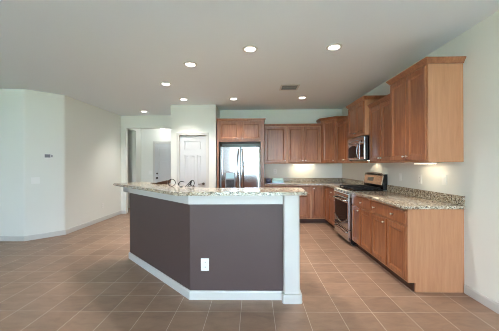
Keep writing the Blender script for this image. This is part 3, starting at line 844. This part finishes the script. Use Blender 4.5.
mesh_obj('housing', box(new(), -0.075, 0.075, -0.028, -0.0005, -0.045, 0.045, 0.006), M['plate'], r)
mesh_obj('screen', box(new(), -0.058, 0.03, -0.030, -0.0285, -0.03, 0.03, 0.0005, 1), M['grey'], r)
mesh_obj('button_pad', box(new(), 0.043, 0.062, -0.030, -0.0285, -0.025, 0.025, 0.0005, 1), M['grey'], r)

# ------------------------------------------------------------------ things on the counters
ZB = 1.1025
# black wire ornaments on the bar
n = 36; R = 0.042
pts = [(R * math.cos(2 * PI * k / n), 0, R + 0.0045 + R * math.sin(2 * PI * k / n)) for k in range(n)]
o = mesh_obj('wire_ring', tube(new(), pts, 0.0042, 8, closed=True), M['wire'], smooth=True, loc=(-0.975, 3.12, ZB))
tag(o, 'upright black wire ring on the bar top beside the dark wooden tray', 'ornament', 'wire ornaments')
pts = [(0.036 * math.cos(math.radians(a)), 0.012 * math.sin(math.radians(a)), 0.034 + 0.030 * math.sin(math.radians(a))) for a in range(40, 300, 10)]
o = mesh_obj('wire_curl', tube(new(), pts, [0.0036 + 0.002 * math.sin(PI * i / (len(pts) - 1)) for i in range(len(pts))], 8), M['wire'], smooth=True, loc=(-0.84, 3.06, ZB), rot=(0, 0, 0.2))
tag(o, 'open C shaped curl of black wire on the bar top right of the ring', 'ornament', 'wire ornaments')
bm = new()
tube(bm, [(-0.055, 0, 0.0045), (-0.03, 0.004, 0.03), (0.0, 0.0, 0.06), (0.015, -0.004, 0.075)], 0.004)
tube(bm, [(-0.03, 0.012, 0.0045), (-0.01, 0.008, 0.03), (0.012, 0.0, 0.062)], 0.004)
tube(bm, [(-0.02, 0.0, 0.03), (0.02, 0.0, 0.026)], 0.0035)
n2_ = 20; tube(bm, [(0.028 + 0.022 * math.cos(2 * PI * k / n2_), 0, 0.046 + 0.034 * math.sin(2 * PI * k / n2_)) for k in range(n2_)], 0.0042, 8, closed=True)
tube(bm, [(0.008, 0, 0.012), (0.012, 0.002, 0.04), (0.02, 0, 0.07)], 0.004)
tube(bm, [(-0.012, -0.015, 0.0045), (0.01, -0.008, 0.014), (0.03, 0.006, 0.014), (0.05, 0.012, 0.0045)], 0.004)
o = mesh_obj('wire_knot', bm, M['wire'], smooth=True, loc=(-0.735, 3.02, ZB))
tag(o, 'tangled knot of black wire loops on the bar top, rightmost ornament', 'ornament', 'wire ornaments')
# pointed wooden tray
t = bmesh.new(); N = 14; rings = []
for i in range(N + 1):
    s_ = i / N; x = 0.26 * s_; wd_ = 0.004 + 0.075 * math.sin(min(1, s_ * 1.15) * PI / 2); hh = 0.004 + 0.048 * s_ ** 1.3
    rings.append([t.verts.new(c) for c in ((x, -wd_ * 0.7, 0.0), (x, -wd_, hh), (x, -wd_ + 0.006, hh), (x, -wd_ * 0.6, 0.004), (x, wd_ * 0.6, 0.004), (x, wd_ - 0.006 if wd_ > 0.008 else wd_ * 0.5, hh), (x, wd_, hh), (x, wd_ * 0.7, 0.0))])
for a_, b2 in zip(rings, rings[1:]):
    for k in range(8): t.faces.new((a_[k], b2[k], b2[(k + 1) % 8], a_[(k + 1) % 8]))
t.faces.new(rings[0]); t.faces.new(rings[-1][::-1])
bm = new(); merge(bm, t)
o = mesh_obj('wooden_tray', bm, M['darkwood'], loc=(-1.42, 3.60, ZB), rot=(0, 0, -0.05))
tag(o, 'dark brown wooden tray tapering to a point, on the bar by the wire ring', 'tray')
# back counter: tray, round canister, mint box
ty = 6.21
pts = []
for k in range(9): pts.append((0.325 + 0.075 * math.cos(PI / 2 + PI * k / 8), ty + 0.1 * math.sin(PI / 2 + PI * k / 8)))
pts += [(0.72, ty - 0.1), (0.72, ty + 0.1)]
bm = prism(new(), pts, 0.9145, 0.924)
o = mesh_obj('serving_tray', bm, M['silvertray']); tag(o, 'grey tray with a rounded end on the back counter', 'tray')
o = thing('glazed_jar', 'round blue grey jar on the tray beside the refrigerator', 'jar', (0.335, ty, 0.9245))
mesh_obj('pot', lathe(new(), [(0.035, 0), (0.06, 0.02), (0.068, 0.055), (0.06, 0.09), (0.05, 0.098)], (0, 0, 0), 'z', 24), M['slate'], o, True)
mesh_obj('lid', lathe(new(), [(0.052, 0.0985), (0.045, 0.108), (0.012, 0.114), (0.012, 0.12)], (0, 0, 0), 'z', 24), M['silvertray'], o, True)
o = thing('mint_box', 'pale mint green box with a light blue lower half on the back counter tray', 'box', (0.555, ty, 0.9245))
mesh_obj('lower_half', box(new(), -0.13, 0.13, -0.05, 0.05, 0, 0.055, 0.006), M['pale_blue'], o)
mesh_obj('upper_half', box(new(), -0.127, 0.127, -0.047, 0.047, 0.0555, 0.112, 0.006), M['mint'], o)
